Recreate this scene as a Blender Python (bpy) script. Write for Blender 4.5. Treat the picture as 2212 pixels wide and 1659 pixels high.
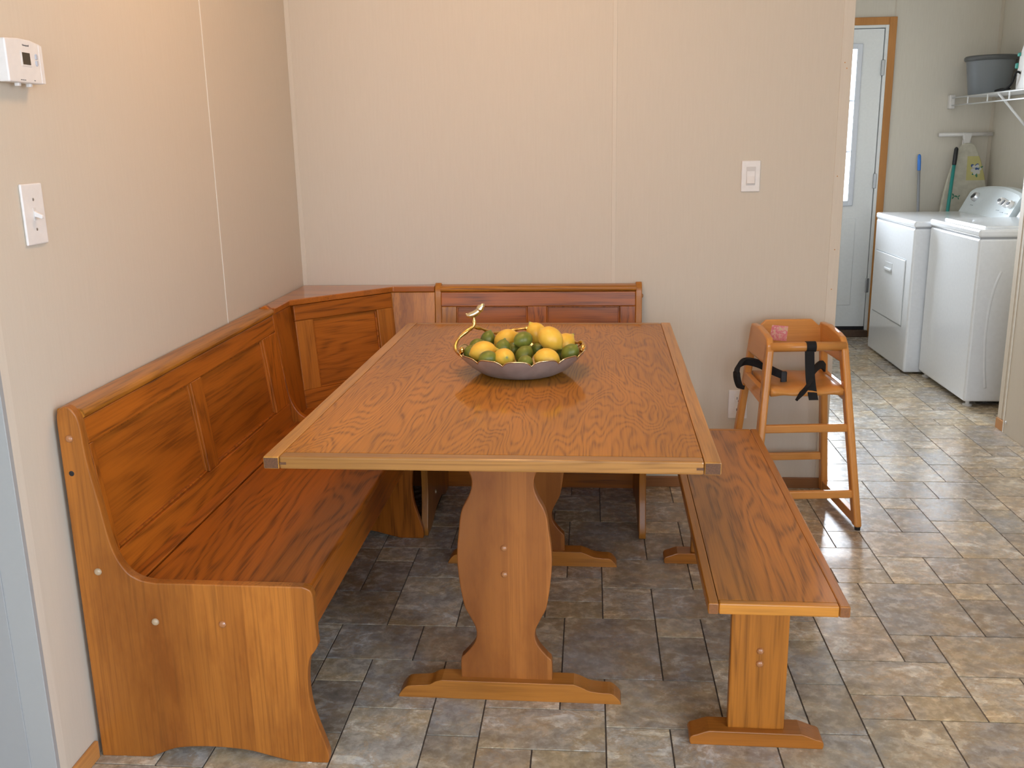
import bpy, bmesh, math, random
from mathutils import Vector, Matrix
random.seed(7)
S = bpy.context.scene
COL = S.collection
for o in list(bpy.data.objects): bpy.data.objects.remove(o)

# ------------------------------------------------------------------ camera
YAW, PITCH, ROLL, FPX = 0.084, 0.246, -0.018, 2067.7
fw = Vector((-math.sin(YAW)*math.cos(PITCH), math.cos(YAW)*math.cos(PITCH), -math.sin(PITCH)))
r0 = Vector((math.cos(YAW), math.sin(YAW), 0)); u0 = r0.cross(fw)
rt = r0*math.cos(ROLL)+u0*math.sin(ROLL); up = -r0*math.sin(ROLL)+u0*math.cos(ROLL)
CAM = Vector((1.135, -3.702, 1.358))
cd = bpy.data.cameras.new('camera'); cam = bpy.data.objects.new('camera', cd); COL.objects.link(cam)
cd.sensor_fit = 'HORIZONTAL'; cd.sensor_width = 36; cd.lens = FPX/2212*36; cd.clip_start = .05
m = Matrix((rt, up, -fw)).transposed().to_4x4(); m.translation = CAM; cam.matrix_world = m
S.camera = cam

# ------------------------------------------------------------------ world, lights, exposure
S.view_settings.view_transform = 'Standard'; S.view_settings.look = 'None'
S.view_settings.gamma = 1; S.view_settings.use_curve_mapping = False
S.view_settings.exposure = 0.0
S.cycles.caustics_reflective = False; S.cycles.caustics_refractive = False
w = bpy.data.worlds.new('sky'); S.world = w; w.use_nodes = True
bg = w.node_tree.nodes['Background']; bg.inputs[0].default_value = (.80, .90, 1, 1); bg.inputs[1].default_value = 5.0

def area(name, loc, target, sx, sy, power, color, spread=math.pi):
    l = bpy.data.lights.new(name, 'AREA'); l.shape = 'RECTANGLE'; l.size = sx; l.size_y = sy
    l.energy = power; l.color = color; l.spread = spread
    o = bpy.data.objects.new(name, l); COL.objects.link(o); o.location = loc
    o.rotation_euler = (Vector(target)-Vector(loc)).to_track_quat('-Z', 'Y').to_euler(); return o
DAY = (.58, .73, 1)
# daylight through the wide window behind the camera, an unseen side opening added to cool the low left wall, and the laundry door window
area('window_daylight', (1.0, -7.6, 2.3), (1.0, -1.5, .4), 3.6, 1.8, 75, DAY)
area('side_fill_daylight', (5.0, -4.6, 2.6), (.3, -2.4, .3), 3.0, 2.4, 330, DAY)
area('door_daylight', (2.62, 3.26, 1.44), (2.62, 0, 2.1), .62, 1.05, 125, (.80, .89, 1))
# warm ceiling lamp over the dining table
pl = bpy.data.lights.new('ceiling_lamp', 'POINT'); pl.energy = 21; pl.color = (1, .60, .31); pl.shadow_soft_size = .12
po = bpy.data.objects.new('ceiling_lamp', pl); COL.objects.link(po); po.location = (.85, -1.3, 2.33)

# ------------------------------------------------------------------ material helpers
def lin(r, g, b):
    f = lambda c: (c/255/12.92) if c/255 <= .04045 else ((c/255+.055)/1.055)**2.4
    return (f(r), f(g), f(b), 1)
class NT:
    def __init__(s, name):
        s.m = bpy.data.materials.new(name); s.m.use_nodes = True; s.t = s.m.node_tree
        s.b = s.t.nodes['Principled BSDF']
    def n(s, typ, **kw):
        x = s.t.nodes.new(typ)
        for k, v in kw.items():
            if k.startswith('i_'): x.inputs[int(k[2:]) if k[2:].isdigit() else k[2:].replace('_', ' ')].default_value = v
            else: setattr(x, k, v)
        return x
    def l(s, a, b): s.t.links.new(a, b)
    def mapco(s, scale, src='Object', rot=(0, 0, 0), loc=(0, 0, 0)):
        tc = s.n('ShaderNodeTexCoord'); mp = s.n('ShaderNodeMapping')
        mp.inputs['Scale'].default_value = scale; mp.inputs['Rotation'].default_value = rot; mp.inputs['Location'].default_value = loc
        s.l(tc.outputs[src], mp.inputs[0]); return mp.outputs[0]
    def noise(s, vec, scale, detail=3, rough=.5, dist=0):
        x = s.n('ShaderNodeTexNoise'); x.inputs['Scale'].default_value = scale; x.inputs['Detail'].default_value = detail
        x.inputs['Roughness'].default_value = rough; x.inputs['Distortion'].default_value = dist
        if vec is not None: s.l(vec, x.inputs['Vector'])
        return x.outputs['Fac']
    def ramp(s, fac, stops):
        x = s.n('ShaderNodeValToRGB'); e = x.color_ramp.elements
        while len(e) < len(stops): e.new(.5)
        for i, (p, c) in enumerate(stops): e[i].position = p; e[i].color = c
        s.l(fac, x.inputs[0]); return x.outputs[0]
    def math(s, op, a, b=None):
        x = s.n('ShaderNodeMath', operation=op)
        for i, v in enumerate((a, b)):
            if v is None: continue
            if isinstance(v, (int, float)): x.inputs[i].default_value = v
            else: s.l(v, x.inputs[i])
        return x.outputs[0]
    def mix(s, fac, a, b, mode='MIX'):
        x = s.n('ShaderNodeMix', data_type='RGBA', blend_type=mode)
        for sock, v in ((0, fac), (6, a), (7, b)):
            if isinstance(v, (int, float)): x.inputs[sock].default_value = v
            elif isinstance(v, tuple): x.inputs[sock].default_value = v
            else: s.l(v, x.inputs[sock])
        return x.outputs[2]
    def bump(s, h, strength=.1, dist=.002):
        x = s.n('ShaderNodeBump'); x.inputs['Strength'].default_value = strength; x.inputs['Distance'].default_value = dist
        s.l(h, x.inputs['Height']); s.l(x.outputs[0], s.b.inputs['Normal'])
    def p(s, **kw):
        for k, v in kw.items(): s.b.inputs[k.replace('_', ' ')].default_value = v
        return s
def plain(name, col, rough=.5, metal=0, spec=.5, coat=0, grain=0, gs=60):
    t = NT(name); t.p(Base_Color=col, Roughness=rough, Metallic=metal); t.b.inputs['Specular IOR Level'].default_value = spec
    t.b.inputs['Coat Weight'].default_value = coat
    n = t.noise(t.mapco((1, 1, 1)), gs, 3)
    c = t.mix(1.0, col, t.ramp(n, [(.3, (1-grain-.02,)*3+(1,)), (.7, (1, 1, 1, 1))]), 'MULTIPLY'); t.l(c, t.b.inputs['Base Color'])
    return t.m

WM = {}
def wood(axis, light, dark, ring=26, cross=7, along=.7, contrast=.75, rough=.33, coat=.35, stave=0, seed=0, staveaxis=0, coatr=.18, figure=1.0, spec=.28):
    light = (light[0]*1.10, light[1]*1.06, light[2]*.55, 1); dark = (dark[0]*1.08, dark[1]*1.05, dark[2]*.6, 1); coat *= .5
    key = (axis, light, dark, ring, cross, along, contrast, rough, coat, stave, seed, staveaxis, coatr, figure, spec)
    if key in WM: return WM[key]
    t = NT('oak_%s_%d' % ('xyz'[axis], len(WM)))
    sc = [cross]*3; sc[axis] = along
    vec = t.mapco(tuple(sc), loc=(seed*3.1, seed*1.7, seed*2.3))
    n1 = t.noise(vec, figure, 2.5, .5, .25)
    band = t.math('SINE', t.math('MULTIPLY', n1, ring*6.283/2))
    band = t.math('MULTIPLY', t.math('ADD', band, 1.0), .5)
    band = t.math('POWER', band, 2.2)
    sp = [220]*3; sp[axis] = 6
    pores = t.noise(t.mapco(tuple(sp)), 1.0, 2, .6)
    pores = t.ramp(pores, [(.44, (0, 0, 0, 1)), (.62, (1, 1, 1, 1))])
    sb = [2.2]*3; sb[axis] = .5
    broad = t.noise(t.mapco(tuple(sb), loc=(seed, seed, seed)), 2.0, 2)
    l2 = tuple(min(1, c*1.22) for c in light[:3])+(1,)
    l0 = tuple(c*.84 for c in light[:3])+(1,)
    base = t.ramp(broad, [(.3, l0), (.5, light), (.72, l2)])
    if stave and not staveaxis and stave < .06:
        sb2 = [5]*3; sb2[axis] = 1.6
        base = t.mix(.8, base, t.ramp(t.noise(t.mapco(tuple(sb2), loc=(2, 5, 1)), 1.6, 5, .65), [(.33, (.62, .52, .45, 1)), (.52, (1, 1, 1, 1)), (.75, (1.08, 1.08, 1.05, 1))]), 'MULTIPLY')
    if stave:
        sx = t.n('ShaderNodeSeparateXYZ'); t.l(t.mapco((1/stave,)*3), sx.inputs[0])
        wn = t.n('ShaderNodeTexWhiteNoise', noise_dimensions='1D'); t.l(t.math('FLOOR', sx.outputs[staveaxis]), wn.inputs['W'])
        base = t.mix(.85, base, t.ramp(wn.outputs['Value'], [(0, (.74, .68, .62, 1)), (1, (1.12, 1.12, 1.1, 1))]), 'MULTIPLY')
    fac = t.math('MULTIPLY', t.math('MULTIPLY', band, t.math('ADD', t.math('MULTIPLY', pores, .6), .4)), contrast)
    col = t.mix(fac, base, dark)
    col = t.mix(t.math('MULTIPLY', pores, .18), col, dark)
    t.l(col, t.b.inputs['Base Color'])
    t.p(Roughness=rough); t.b.inputs['Specular IOR Level'].default_value = spec; t.b.inputs['Coat Weight'].default_value = coat; t.b.inputs['Coat Roughness'].default_value = coatr
    t.bump(fac, .12, .0008)
    WM[key] = t.m; return t.m
HON, HOND = (.40, .160, .038, 1), (.155, .055, .014, 1)     # worn honey oak
RED, REDD = (.36, .105, .020, 1), (.115, .032, .008, 1)     # darker varnished backs and seats
def oak(a, **k): return wood(a, HON, HOND, **k)
def red(a, **k): return wood(a, RED, REDD, **dict(dict(coat=.2, spec=.22), **k))
OX, OY, OZ = oak(0), oak(1), oak(2)
RX, RY, RZ = red(0), red(1), red(2)
BEECH = lambda a: wood(a, (.60, .270, .125, 1), (.47, .19, .080, 1), ring=10, contrast=.35, rough=.28, coat=.5)

def wallpaper(name, a, b, axis_z=True):
    t = NT(name)
    n = t.noise(t.mapco((150, 150, 9)), 1.0, 4, .6)
    n2 = t.noise(t.mapco((260, 260, 260)), 1.0, 2)
    f = t.math('ADD', t.math('MULTIPLY', n, .7), t.math('MULTIPLY', n2, .3))
    c = t.ramp(f, [(.3, a), (.7, b)]); t.l(c, t.b.inputs['Base Color']); t.p(Roughness=.55)
    t.bump(f, .12, .0006); return t.m
WALL = wallpaper('linen_wallboard', (.612, .537, .432, 1), (.64, .565, .46, 1))
LWALL = wallpaper('laundry_wallboard', (.66, .605, .51, 1), (.71, .655, .56, 1))
BATT = wallpaper('batten_vinyl', (.64, .565, .46, 1), (.68, .605, .50, 1))
SEAMW = plain('seam_white', (.82, .78, .70, 1), .5)
WHITE = plain('white_plastic', (.80, .77, .74, 1), .35, grain=.03)
ENAMEL = plain('white_enamel', (.85, .87, .90, 1), .22, coat=.5, grain=.02)
ENAMELG = plain('console_grey_white', (.66, .72, .74, 1), .3, grain=.02)
DOORW = plain('door_white', (.86, .88, .88, 1), .4, grain=.02)
DARK = plain('dark_plastic', (.012, .012, .014, 1), .35)
BLACKW = plain('black_webbing', (.006, .006, .007, 1), .85, grain=.3, gs=900)
GREYP = plain('grey_bucket_plastic', (.19, .205, .22, 1), .42)
METAL = plain('grey_metal', (.45, .46, .48, 1), .35, 1)
TRIMW = wood(2, (.50, .235, .13, 1), (.38, .16, .08, 1), ring=8, contrast=.4, rough=.45, coat=.1)
TRIMX = wood(0, (.50, .235, .13, 1), (.38, .16, .08, 1), ring=8, contrast=.4, rough=.45, coat=.1)
TRIMY = wood(1, (.50, .235, .13, 1), (.38, .16, .08, 1), ring=8, contrast=.4, rough=.45, coat=.1)
PEG = plain('peg_wood', (.42, .17, .06, 1), .25, coat=.6, grain=.1)
PEGL = plain('peg_pale', (.46, .33, .20, 1), .3, coat=.4, grain=.1)

# ------------------------------------------------------------------ mesh helpers
ORG = {}
def shift(bm, parent):
    p = parent
    while p is not None:
        if p.name in ORG:
            bmesh.ops.translate(bm, verts=bm.verts, vec=-ORG[p.name]); return
        p = p.parent
def new(name, bm, mat, parent=None, smooth=False, label=None):
    shift(bm, parent)
    bmesh.ops.recalc_face_normals(bm, faces=bm.faces)
    me = bpy.data.meshes.new(name); bm.to_mesh(me); bm.free()
    if smooth:
        for f in me.polygons: f.use_smooth = True
    o = bpy.data.objects.new(name, me); COL.objects.link(o)
    if mat: me.materials.append(mat)
    if parent is not None: o.parent = parent
    if label: o['label'] = label
    return o
def tag(o, label, cat, group=None, kind=None):
    o['label'] = label; o['category'] = cat
    if group: o['group'] = group
    if kind: o['kind'] = kind
    return o
def thing(name, label, cat, loc=(0, 0, 0), rotz=0, group=None, local=False, kind=None):
    o = bpy.data.objects.new(name, None); COL.objects.link(o); o.location = loc; o.rotation_euler = (0, 0, rotz)
    o.empty_display_size = .05
    if not local: ORG[o.name] = Vector(loc)
    else: ORG[o.name] = Vector((0, 0, 0))
    return tag(o, label, cat, group, kind)
def bev(bm, off, seg=2, ang=.5, edges=None):
    if off <= 0: return bm
    bm.edges.ensure_lookup_table(); bmesh.ops.recalc_face_normals(bm, faces=bm.faces)
    es = [e for e in (edges or bm.edges) if len(e.link_faces) == 2 and e.calc_face_angle(0) > ang]
    bmesh.ops.bevel(bm, geom=es, offset=off, segments=seg, profile=.5, affect='EDGES', clamp_overlap=True)
    return bm
def box(x0, x1, y0, y1, z0, z1, b=0, bm=None, seg=2):
    bm2 = bmesh.new(); bmesh.ops.create_cube(bm2, size=1)
    bmesh.ops.scale(bm2, vec=(abs(x1-x0), abs(y1-y0), abs(z1-z0)), verts=bm2.verts)
    bmesh.ops.translate(bm2, vec=((x0+x1)/2, (y0+y1)/2, (z0+z1)/2), verts=bm2.verts)
    bev(bm2, b, seg)
    return merge(bm, bm2) if bm else bm2
def merge(a, b):
    me = bpy.data.meshes.new('tmp'); b.to_mesh(me); b.free(); a.from_mesh(me); bpy.data.meshes.remove(me); return a
def prism(pts, axis, a, b, bv=0, seg=2, ang=.6, bm=None):
    """polygon of 2-D points extruded along axis; for axis x pts=(y,z), y pts=(x,z), z pts=(x,y)"""
    q = bmesh.new()
    def v3(p, d):
        return ((d, p[0], p[1]), (p[0], d, p[1]), (p[0], p[1], d))[axis]
    va = [q.verts.new(v3(p, a)) for p in pts]; vb = [q.verts.new(v3(p, b)) for p in pts]
    q.faces.new(va); q.faces.new(vb[::-1]); n = len(pts)
    for i in range(n): q.faces.new((va[i], vb[i], vb[(i+1) % n], va[(i+1) % n]))
    bev(q, bv, seg, ang)
    return merge(bm, q) if bm else q
def smoothpoly(pts, n=6, closed=True):
    """Catmull-Rom through points flagged (x,z) ; corner points given as (x,z,1) stay sharp"""
    out = []; N = len(pts)
    for i in range(N):
        p1, p2 = pts[i], pts[(i+1) % N]
        p0 = pts[i-1]; p3 = pts[(i+2) % N]
        if len(p1) > 2: p0 = p1
        if len(p2) > 2: p3 = p2
        if len(p1) > 2 and len(p2) > 2: out.append((p1[0], p1[1])); continue
        for k in range(n):
            t = k/n; r = []
            for d in (0, 1):
                a, b, c, e = p0[d], p1[d], p2[d], p3[d]
                r.append(.5*((2*b)+(-a+c)*t+(2*a-5*b+4*c-e)*t*t+(-a+3*b-3*c+e)*t**3))
            out.append(tuple(r))
    return out
def tube(path, r, seg=10, bm=None, caps=True):
    q = bm or bmesh.new(); path = [Vector(p) for p in path]; n = len(path)
    rs = r if isinstance(r, (list, tuple)) else [r]*n
    t0 = (path[1]-path[0]).normalized(); ref = Vector((0, 0, 1)) if abs(t0.z) < .9 else Vector((1, 0, 0))
    nrm = t0.cross(ref).normalized(); rings = []
    for i, p in enumerate(path):
        t = (path[min(i+1, n-1)]-path[max(i-1, 0)]).normalized()
        nrm = (nrm-t*nrm.dot(t)).normalized(); bn = t.cross(nrm)
        rings.append([q.verts.new(p+(nrm*math.cos(2*math.pi*k/seg)+bn*math.sin(2*math.pi*k/seg))*rs[i]) for k in range(seg)])
    for i in range(n-1):
        for k in range(seg):
            q.faces.new((rings[i][k], rings[i][(k+1) % seg], rings[i+1][(k+1) % seg], rings[i+1][k]))
    if caps: q.faces.new(rings[0][::-1]); q.faces.new(rings[-1])
    return q
def spline(pts, n=8):
    pts = [Vector(p) for p in pts]; out = []
    for i in range(len(pts)-1):
        p0 = pts[max(i-1, 0)]; p1 = pts[i]; p2 = pts[i+1]; p3 = pts[min(i+2, len(pts)-1)]
        for k in range(n):
            t = k/n
            out.append(.5*((2*p1)+(-p0+p2)*t+(2*p0-5*p1+4*p2-p3)*t*t+(-p0+3*p1-3*p2+p3)*t**3))
    out.append(pts[-1]); return out
def lathe(prof, seg=32, bm=None, loc=(0, 0, 0), rot=None):
    q = bmesh.new(); rings = []
    for r, z in prof:
        if r < 1e-6: rings.append([q.verts.new((0, 0, z))])
        else: rings.append([q.verts.new((r*math.cos(2*math.pi*k/seg), r*math.sin(2*math.pi*k/seg), z)) for k in range(seg)])
    for a, b in zip(rings, rings[1:]):
        for k in range(seg):
            if len(a) == 1 and len(b) == 1: continue
            if len(a) == 1: q.faces.new((a[0], b[(k+1) % seg], b[k]))
            elif len(b) == 1: q.faces.new((a[k], a[(k+1) % seg], b[0]))
            else: q.faces.new((a[k], a[(k+1) % seg], b[(k+1) % seg], b[k]))
    if rot is not None: bmesh.ops.transform(q, matrix=rot.to_4x4(), verts=q.verts)
    bmesh.ops.translate(q, vec=loc, verts=q.verts)
    return merge(bm, q) if bm else q
def dome(loc, r, direction, h=None):
    """wooden button: shallow dome facing direction"""
    h = h or r*.7
    prof = [(r, -.001), (r, 0)]+[(r*math.cos(a), h*math.sin(a)) for a in [i*math.pi/12 for i in range(1, 6)]]+[(0, h)]
    q = Vector(direction).to_track_quat('Z', 'Y').to_matrix()
    return lathe(prof, 14, loc=loc, rot=q)
def ribbon(pts, side, width, th=.0016):
    """webbing: strip through pts, widened along side vectors"""
    q = bmesh.new(); L = []; n = len(pts); pts = [Vector(p) for p in pts]
    for i, p in enumerate(pts):
        s = Vector(side[i] if isinstance(side, list) else side).normalized()
        t = (pts[min(i+1, n-1)]-pts[max(i-1, 0)]).normalized(); nn = t.cross(s).normalized()*th/2
        L.append([q.verts.new(p-s*width/2-nn), q.verts.new(p+s*width/2-nn), q.verts.new(p+s*width/2+nn), q.verts.new(p-s*width/2+nn)])
    for a, b in zip(L, L[1:]):
        for k in range(4): q.faces.new((a[k], a[(k+1) % 4], b[(k+1) % 4], b[k]))
    q.faces.new(L[0][::-1]); q.faces.new(L[-1]); return q
def text(name, s, size, mat, parent, M, depth=.0002):
    cu = bpy.data.curves.new('txt', 'FONT'); cu.body = s; cu.size = size; cu.align_x = 'CENTER'; cu.align_y = 'CENTER'; cu.extrude = depth
    cu.resolution_u = 2
    o = bpy.data.objects.new('txt', cu); COL.objects.link(o)
    bpy.context.view_layer.update()
    me = bpy.data.meshes.new_from_object(o.evaluated_get(bpy.context.evaluated_depsgraph_get()))
    bpy.data.objects.remove(o)
    bm = bmesh.new(); bm.from_mesh(me); bpy.data.meshes.remove(me)
    bmesh.ops.transform(bm, matrix=M, verts=bm.verts)
    return new(name, bm, mat, parent)

# ================================================================== STRUCTURE
def struct(name, bm, mat, label, cat='wall', smooth=False):
    o = new(name, bm, mat, None, smooth); return tag(o, label, cat, kind='structure')
CEIL = 2.45
# ---- floor: grout bed with vinyl-stone tiles laid in a repeating pattern
GROUT = plain('grout', (.125, .10, .08, 1), .75, grain=.2)
floor = struct('floor', box(-1.7, 3.95, -6.4, 3.2, -.06, -.0022), GROUT, 'stone patterned vinyl tile floor with dark joints', 'floor')
def tilemat():
    t = NT('stone_tile')
    a = t.n('ShaderNodeAttribute', attribute_name='cellco'); ti = t.n('ShaderNodeAttribute', attribute_name='tint')
    v = a.outputs['Vector']
    mp = t.n('ShaderNodeMapping'); mp.inputs['Scale'].default_value = (1, 1.5, 1); mp.inputs['Rotation'].default_value = (0, 0, .45); t.l(v, mp.inputs[0])
    n1 = t.noise(mp.outputs[0], 10, 8, .66, .5)
    n2 = t.noise(v, 34, 6, .7, .3)
    n3 = t.noise(v, 6.5, 4, .6, .5)
    tan = t.mix(1, ti.outputs['Color'], (1.05, .90, .68, 1), 'MULTIPLY')
    grey = t.mix(1, ti.outputs['Color'], (.93, .91, .92, 1), 'MULTIPLY')
    c = t.mix(t.ramp(n3, [(.38, (0, 0, 0, 1)), (.60, (1, 1, 1, 1))]), grey, tan)
    c = t.mix(1, c, t.ramp(n1, [(.30, (.66, .61, .57, 1)), (.47, (.92, .90, .88, 1)), (.555, (1.0, 1.0, 1.0, 1)), (.585, (1.26, 1.28, 1.30, 1)), (.72, (1.34, 1.38, 1.42, 1))]), 'MULTIPLY')
    c = t.mix(.9, c, t.ramp(n2, [(.32, (.60, .56, .52, 1)), (.52, (1, 1, 1, 1)), (.68, (1.25, 1.25, 1.25, 1))]), 'MULTIPLY')
    # rusty seams along the patches
    c = t.mix(t.ramp(n1, [(.50, (0, 0, 0, 1)), (.545, (.5, .5, .5, 1)), (.58, (0, 0, 0, 1))]), c, t.mix(1, ti.outputs['Color'], (.95, .66, .38, 1), 'MULTIPLY'))
    t.l(c, t.b.inputs['Base Color'])
    t.p(Roughness=.30); t.b.inputs['Specular IOR Level'].default_value = .42
    t.l(t.ramp(n2, [(.3, (.20, .20, .20, 1)), (.7, (.32, .32, .32, 1))]), t.b.inputs['Roughness'])
    t.bump(t.noise(v, 160, 3, .6), .10, .0006)
    return t.m
TILE = tilemat()
G_, B_, C_, D_ = (.36, .32, .275), (.42, .36, .28), (.56, .49, .38), (.27, .235, .20)
TILES = [  # x0,x1,ytop,ybottom,tint : one repeat of the printed pattern
 (1.326, 1.457, -1.120, -1.231, C_), (1.326, 1.457, -1.231, -1.457, D_), (1.974, 2.238, -.860, -1.187, G_),
 (1.787, 1.974, -.860, -1.083, (.38, .34, .285)), (1.787, 1.974, -1.083, -1.333, (.47, .38, .27)), (1.787, 2.086, -1.333, -1.497, (.47, .40, .30)),
 (1.787, 1.915, -1.497, -1.602, (.40, .31, .20)), (1.915, 2.086, -1.497, -1.602, (.46, .39, .28)), (1.974, 2.086, -1.187, -1.333, (.31, .27, .23)),
 (2.086, 2.369, -1.187, -1.400, B_), (2.086, 2.238, -1.400, -1.602, (.54, .47, .355)),
 (1.326, 1.567, -1.670, -1.862, (.40, .35, .29)), (1.567, 1.787, -1.670, -1.862, (.36, .33, .30)),
 (1.457, 1.660, -1.349, -1.670, (.55, .49, .385)), (1.457, 1.660, -1.120, -1.349, (.38, .345, .30)),
 (1.660, 1.787, -1.120, -1.232, C_), (1.660, 1.787, -1.232, -1.455, (.36, .345, .31)), (1.660, 1.787, -1.455, -1.670, (.34, .30, .255))]
LA, LB = (.912, .27), (0., .742)
def tilemesh(x0, x1, yt, yb, tint, ox=0, oy=0, bm=None, lay=None, g=.0019):
    q = box(x0+g, x1-g, yb+g, yt-g, -.006, 0, .0003, seg=1)
    return q
def finish_tile(me, tint_fn, off_fn):
    me.attributes.new('cellco', 'FLOAT_VECTOR', 'POINT'); me.attributes.new('tint', 'FLOAT_COLOR', 'POINT')
    ca = me.attributes['cellco']; ta = me.attributes['tint']
    for i, v in enumerate(me.vertices):
        o = off_fn(i); t = tint_fn(i); ca.data[i].vector = (v.co.x+o[0], v.co.y+o[1], o[2]); ta.data[i].color = (t[0], t[1], t[2], 1)
protos = []
MEAN = (.355, .325, .285)
GAIN = (1.26, 1.35, 1.44)
TILES = [t[:4]+(tuple((m_+.6*(c-m_))*g_ for c, m_, g_ in zip(t[4], MEAN, GAIN)),) for t in TILES]
for k, (x0, x1, yt, yb, tint) in enumerate(TILES):
    bm = tilemesh(x0, x1, yt, yb, tint); me = bpy.data.meshes.new('tile'); bm.to_mesh(me); bm.free(); me.materials.append(TILE)
    finish_tile(me, lambda i: tint, lambda i: (0, 0, k*1.37)); protos.append(me)
def cproj(P):
    d = Vector(P)-CAM; z = d.dot(fw)
    if z <= .1: return None
    return (1106+FPX*d.dot(rt)/z, 829.5-FPX*d.dot(up)/z, z)
cands = []; rest = []
for i in range(-5, 5):
    for j in range(-14, 14):
        ox, oy = i*LA[0]+j*LB[0], i*LA[1]+j*LB[1]
        for k, (x0, x1, yt, yb, tint) in enumerate(TILES):
            a, b, c, d = x0+ox, x1+ox, yb+oy, yt+oy
            if b < -1.6 or a > 3.85 or d < -6.3 or c > 3.1: continue
            pr = cproj(((a+b)/2, (c+d)/2, 0))
            hidden = (a > 3.05 and c > 1.2) or (b < 2.1 and d > .05) or a > 3.08 or b < .0
            if pr and -120 < pr[0] < 2330 and -100 < pr[1] < 1760 and not hidden:
                cands.append((-(b-a)*(d-c)/pr[2]**3, i, j, k, ox, oy))
            else: rest.append((k, ox, oy))
cands.sort()
for _, i, j, k, ox, oy in cands[:300]:
    o = bpy.data.objects.new('tile', protos[k]); COL.objects.link(o); o.location = (ox, oy, 0); o.parent = floor
rest += [(k, ox, oy) for _, i, j, k, ox, oy in cands[300:]]
vs, fs, cc, tt = [], [], [], []
for k, ox, oy in rest:
    me = protos[k]; b0 = len(vs)
    for v in me.vertices: vs.append((v.co.x+ox, v.co.y+oy, v.co.z)); cc.append((v.co.x, v.co.y, k*1.37)); tt.append(TILES[k][4])
    for f in me.polygons: fs.append([b0+q for q in f.vertices])
me = bpy.data.meshes.new('tile_field'); me.from_pydata(vs, [], fs); me.materials.append(TILE)
me.attributes.new('cellco', 'FLOAT_VECTOR', 'POINT'); me.attributes.new('tint', 'FLOAT_COLOR', 'POINT')
ca = me.attributes['cellco']; ta = me.attributes['tint']
for q in range(len(vs)): ca.data[q].vector = cc[q]; ta.data[q].color = tt[q]+(1,)
o = bpy.data.objects.new('tile_field', me); COL.objects.link(o); o.parent = floor; o['kind'] = 'stuff'

# ---- walls
ceiling = struct('ceiling', box(-1.7, 3.95, -6.4, 3.2, CEIL, CEIL+.06), plain('ceiling_white', (.78, .74, .68, 1), .8), 'plain white ceiling over the room', 'ceiling')
wl = struct('wall_left', box(-.11, -.008, -1.992, .1, 0, CEIL), WALL, 'beige wallboard side wall carrying the thermostat', 'wall')
for y0, y1 in ((-1.995, -.819), (-.815, 0)): new('wall_panel', box(-.008, 0, y0, y1, 0, CEIL, .0008, seg=1), WALL, wl)
new('batten', box(-.006, .0012, -.8188, -.8152, .0, CEIL), SEAMW, wl, label='thin white seam strip')
new('corner_trim', box(-.11, .0015, -2.0, -1.965, 0, CEIL, .001, seg=1), BATT, wl)
new('wall_return', box(-.75, -.11, -1.99, -1.90, 0, CEIL), WALL, wl)
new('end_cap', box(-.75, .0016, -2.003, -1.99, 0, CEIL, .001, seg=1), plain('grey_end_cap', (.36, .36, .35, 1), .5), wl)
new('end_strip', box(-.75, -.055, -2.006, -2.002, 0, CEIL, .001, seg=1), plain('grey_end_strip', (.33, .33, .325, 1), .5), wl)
wb = struct('wall_back', box(-.11, 2.062, .008, .10, 0, CEIL), WALL, 'beige wallboard wall behind the dining nook', 'wall')
for x0, x1 in ((0, 1.2205), (1.2245, 2.066)): new('wall_panel', box(x0, x1, 0, .008, 0, CEIL, .0008, seg=1), WALL, wb)
new('batten', box(1.2145, 1.2305, -.0022, .004, 0, CEIL, .0006, seg=1), BATT, wb)
new('corner_batten', box(.0, .018, -.0022, .004, 0, CEIL, .0006, seg=1), BATT, wb)
new('corner_trim', box(2.030, 2.070, -.0018, .10, 0, CEIL, .001, seg=1), BATT, wb)
for z in (2.14, 1.62, 1.60, 1.22, .95, .80): new('nail', dome((2.046+random.uniform(-.004, .012), -.0018, z), .0022, (0, -1, 0), .0006), TRIMW, wb)
wh = struct('wall_hall', box(1.97, 2.07, .1, 3.1, 0, CEIL), LWALL, 'hall side wall running back to the laundry door', 'wall')
# wall right of the hall
bm = box(3.085, 3.19, -3.3, .86, 0, CEIL); box(3.085, 3.19, -6.3, -5.3, 0, CEIL, bm=bm); box(3.085, 3.19, -5.3, -3.3, 2.1, CEIL, bm=bm); box(3.085, 3.19, -5.3, -3.3, 0, .08, bm=bm)  # gap in this wall added to admit the cool side daylight
wr = struct('wall_right', bm, WALL, 'beige wall end on the near side of the washer', 'wall')
new('edge_trim', box(3.076, 3.19, .825, .868, 0.05, CEIL, .002), BATT, wr)
new('edge_trim', box(3.078, 3.10, .785, .825, 0.05, CEIL, .002), BATT, wr)
new('base_block', box(3.070, 3.10, .785, .87, 0, .05, .002), TRIMY, wr)
new('wall_panel', box(3.070, 3.085, -3.3, .782, 0, CEIL, .001, seg=1), WALL, wr)
new('edge_strip', box(3.068, 3.072, .776, .783, 0, CEIL), SEAMW, wr)
new('screw_cap', dome((3.070, .755, .055), .008, (-1, 0, 0)), WHITE, wr)
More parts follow.
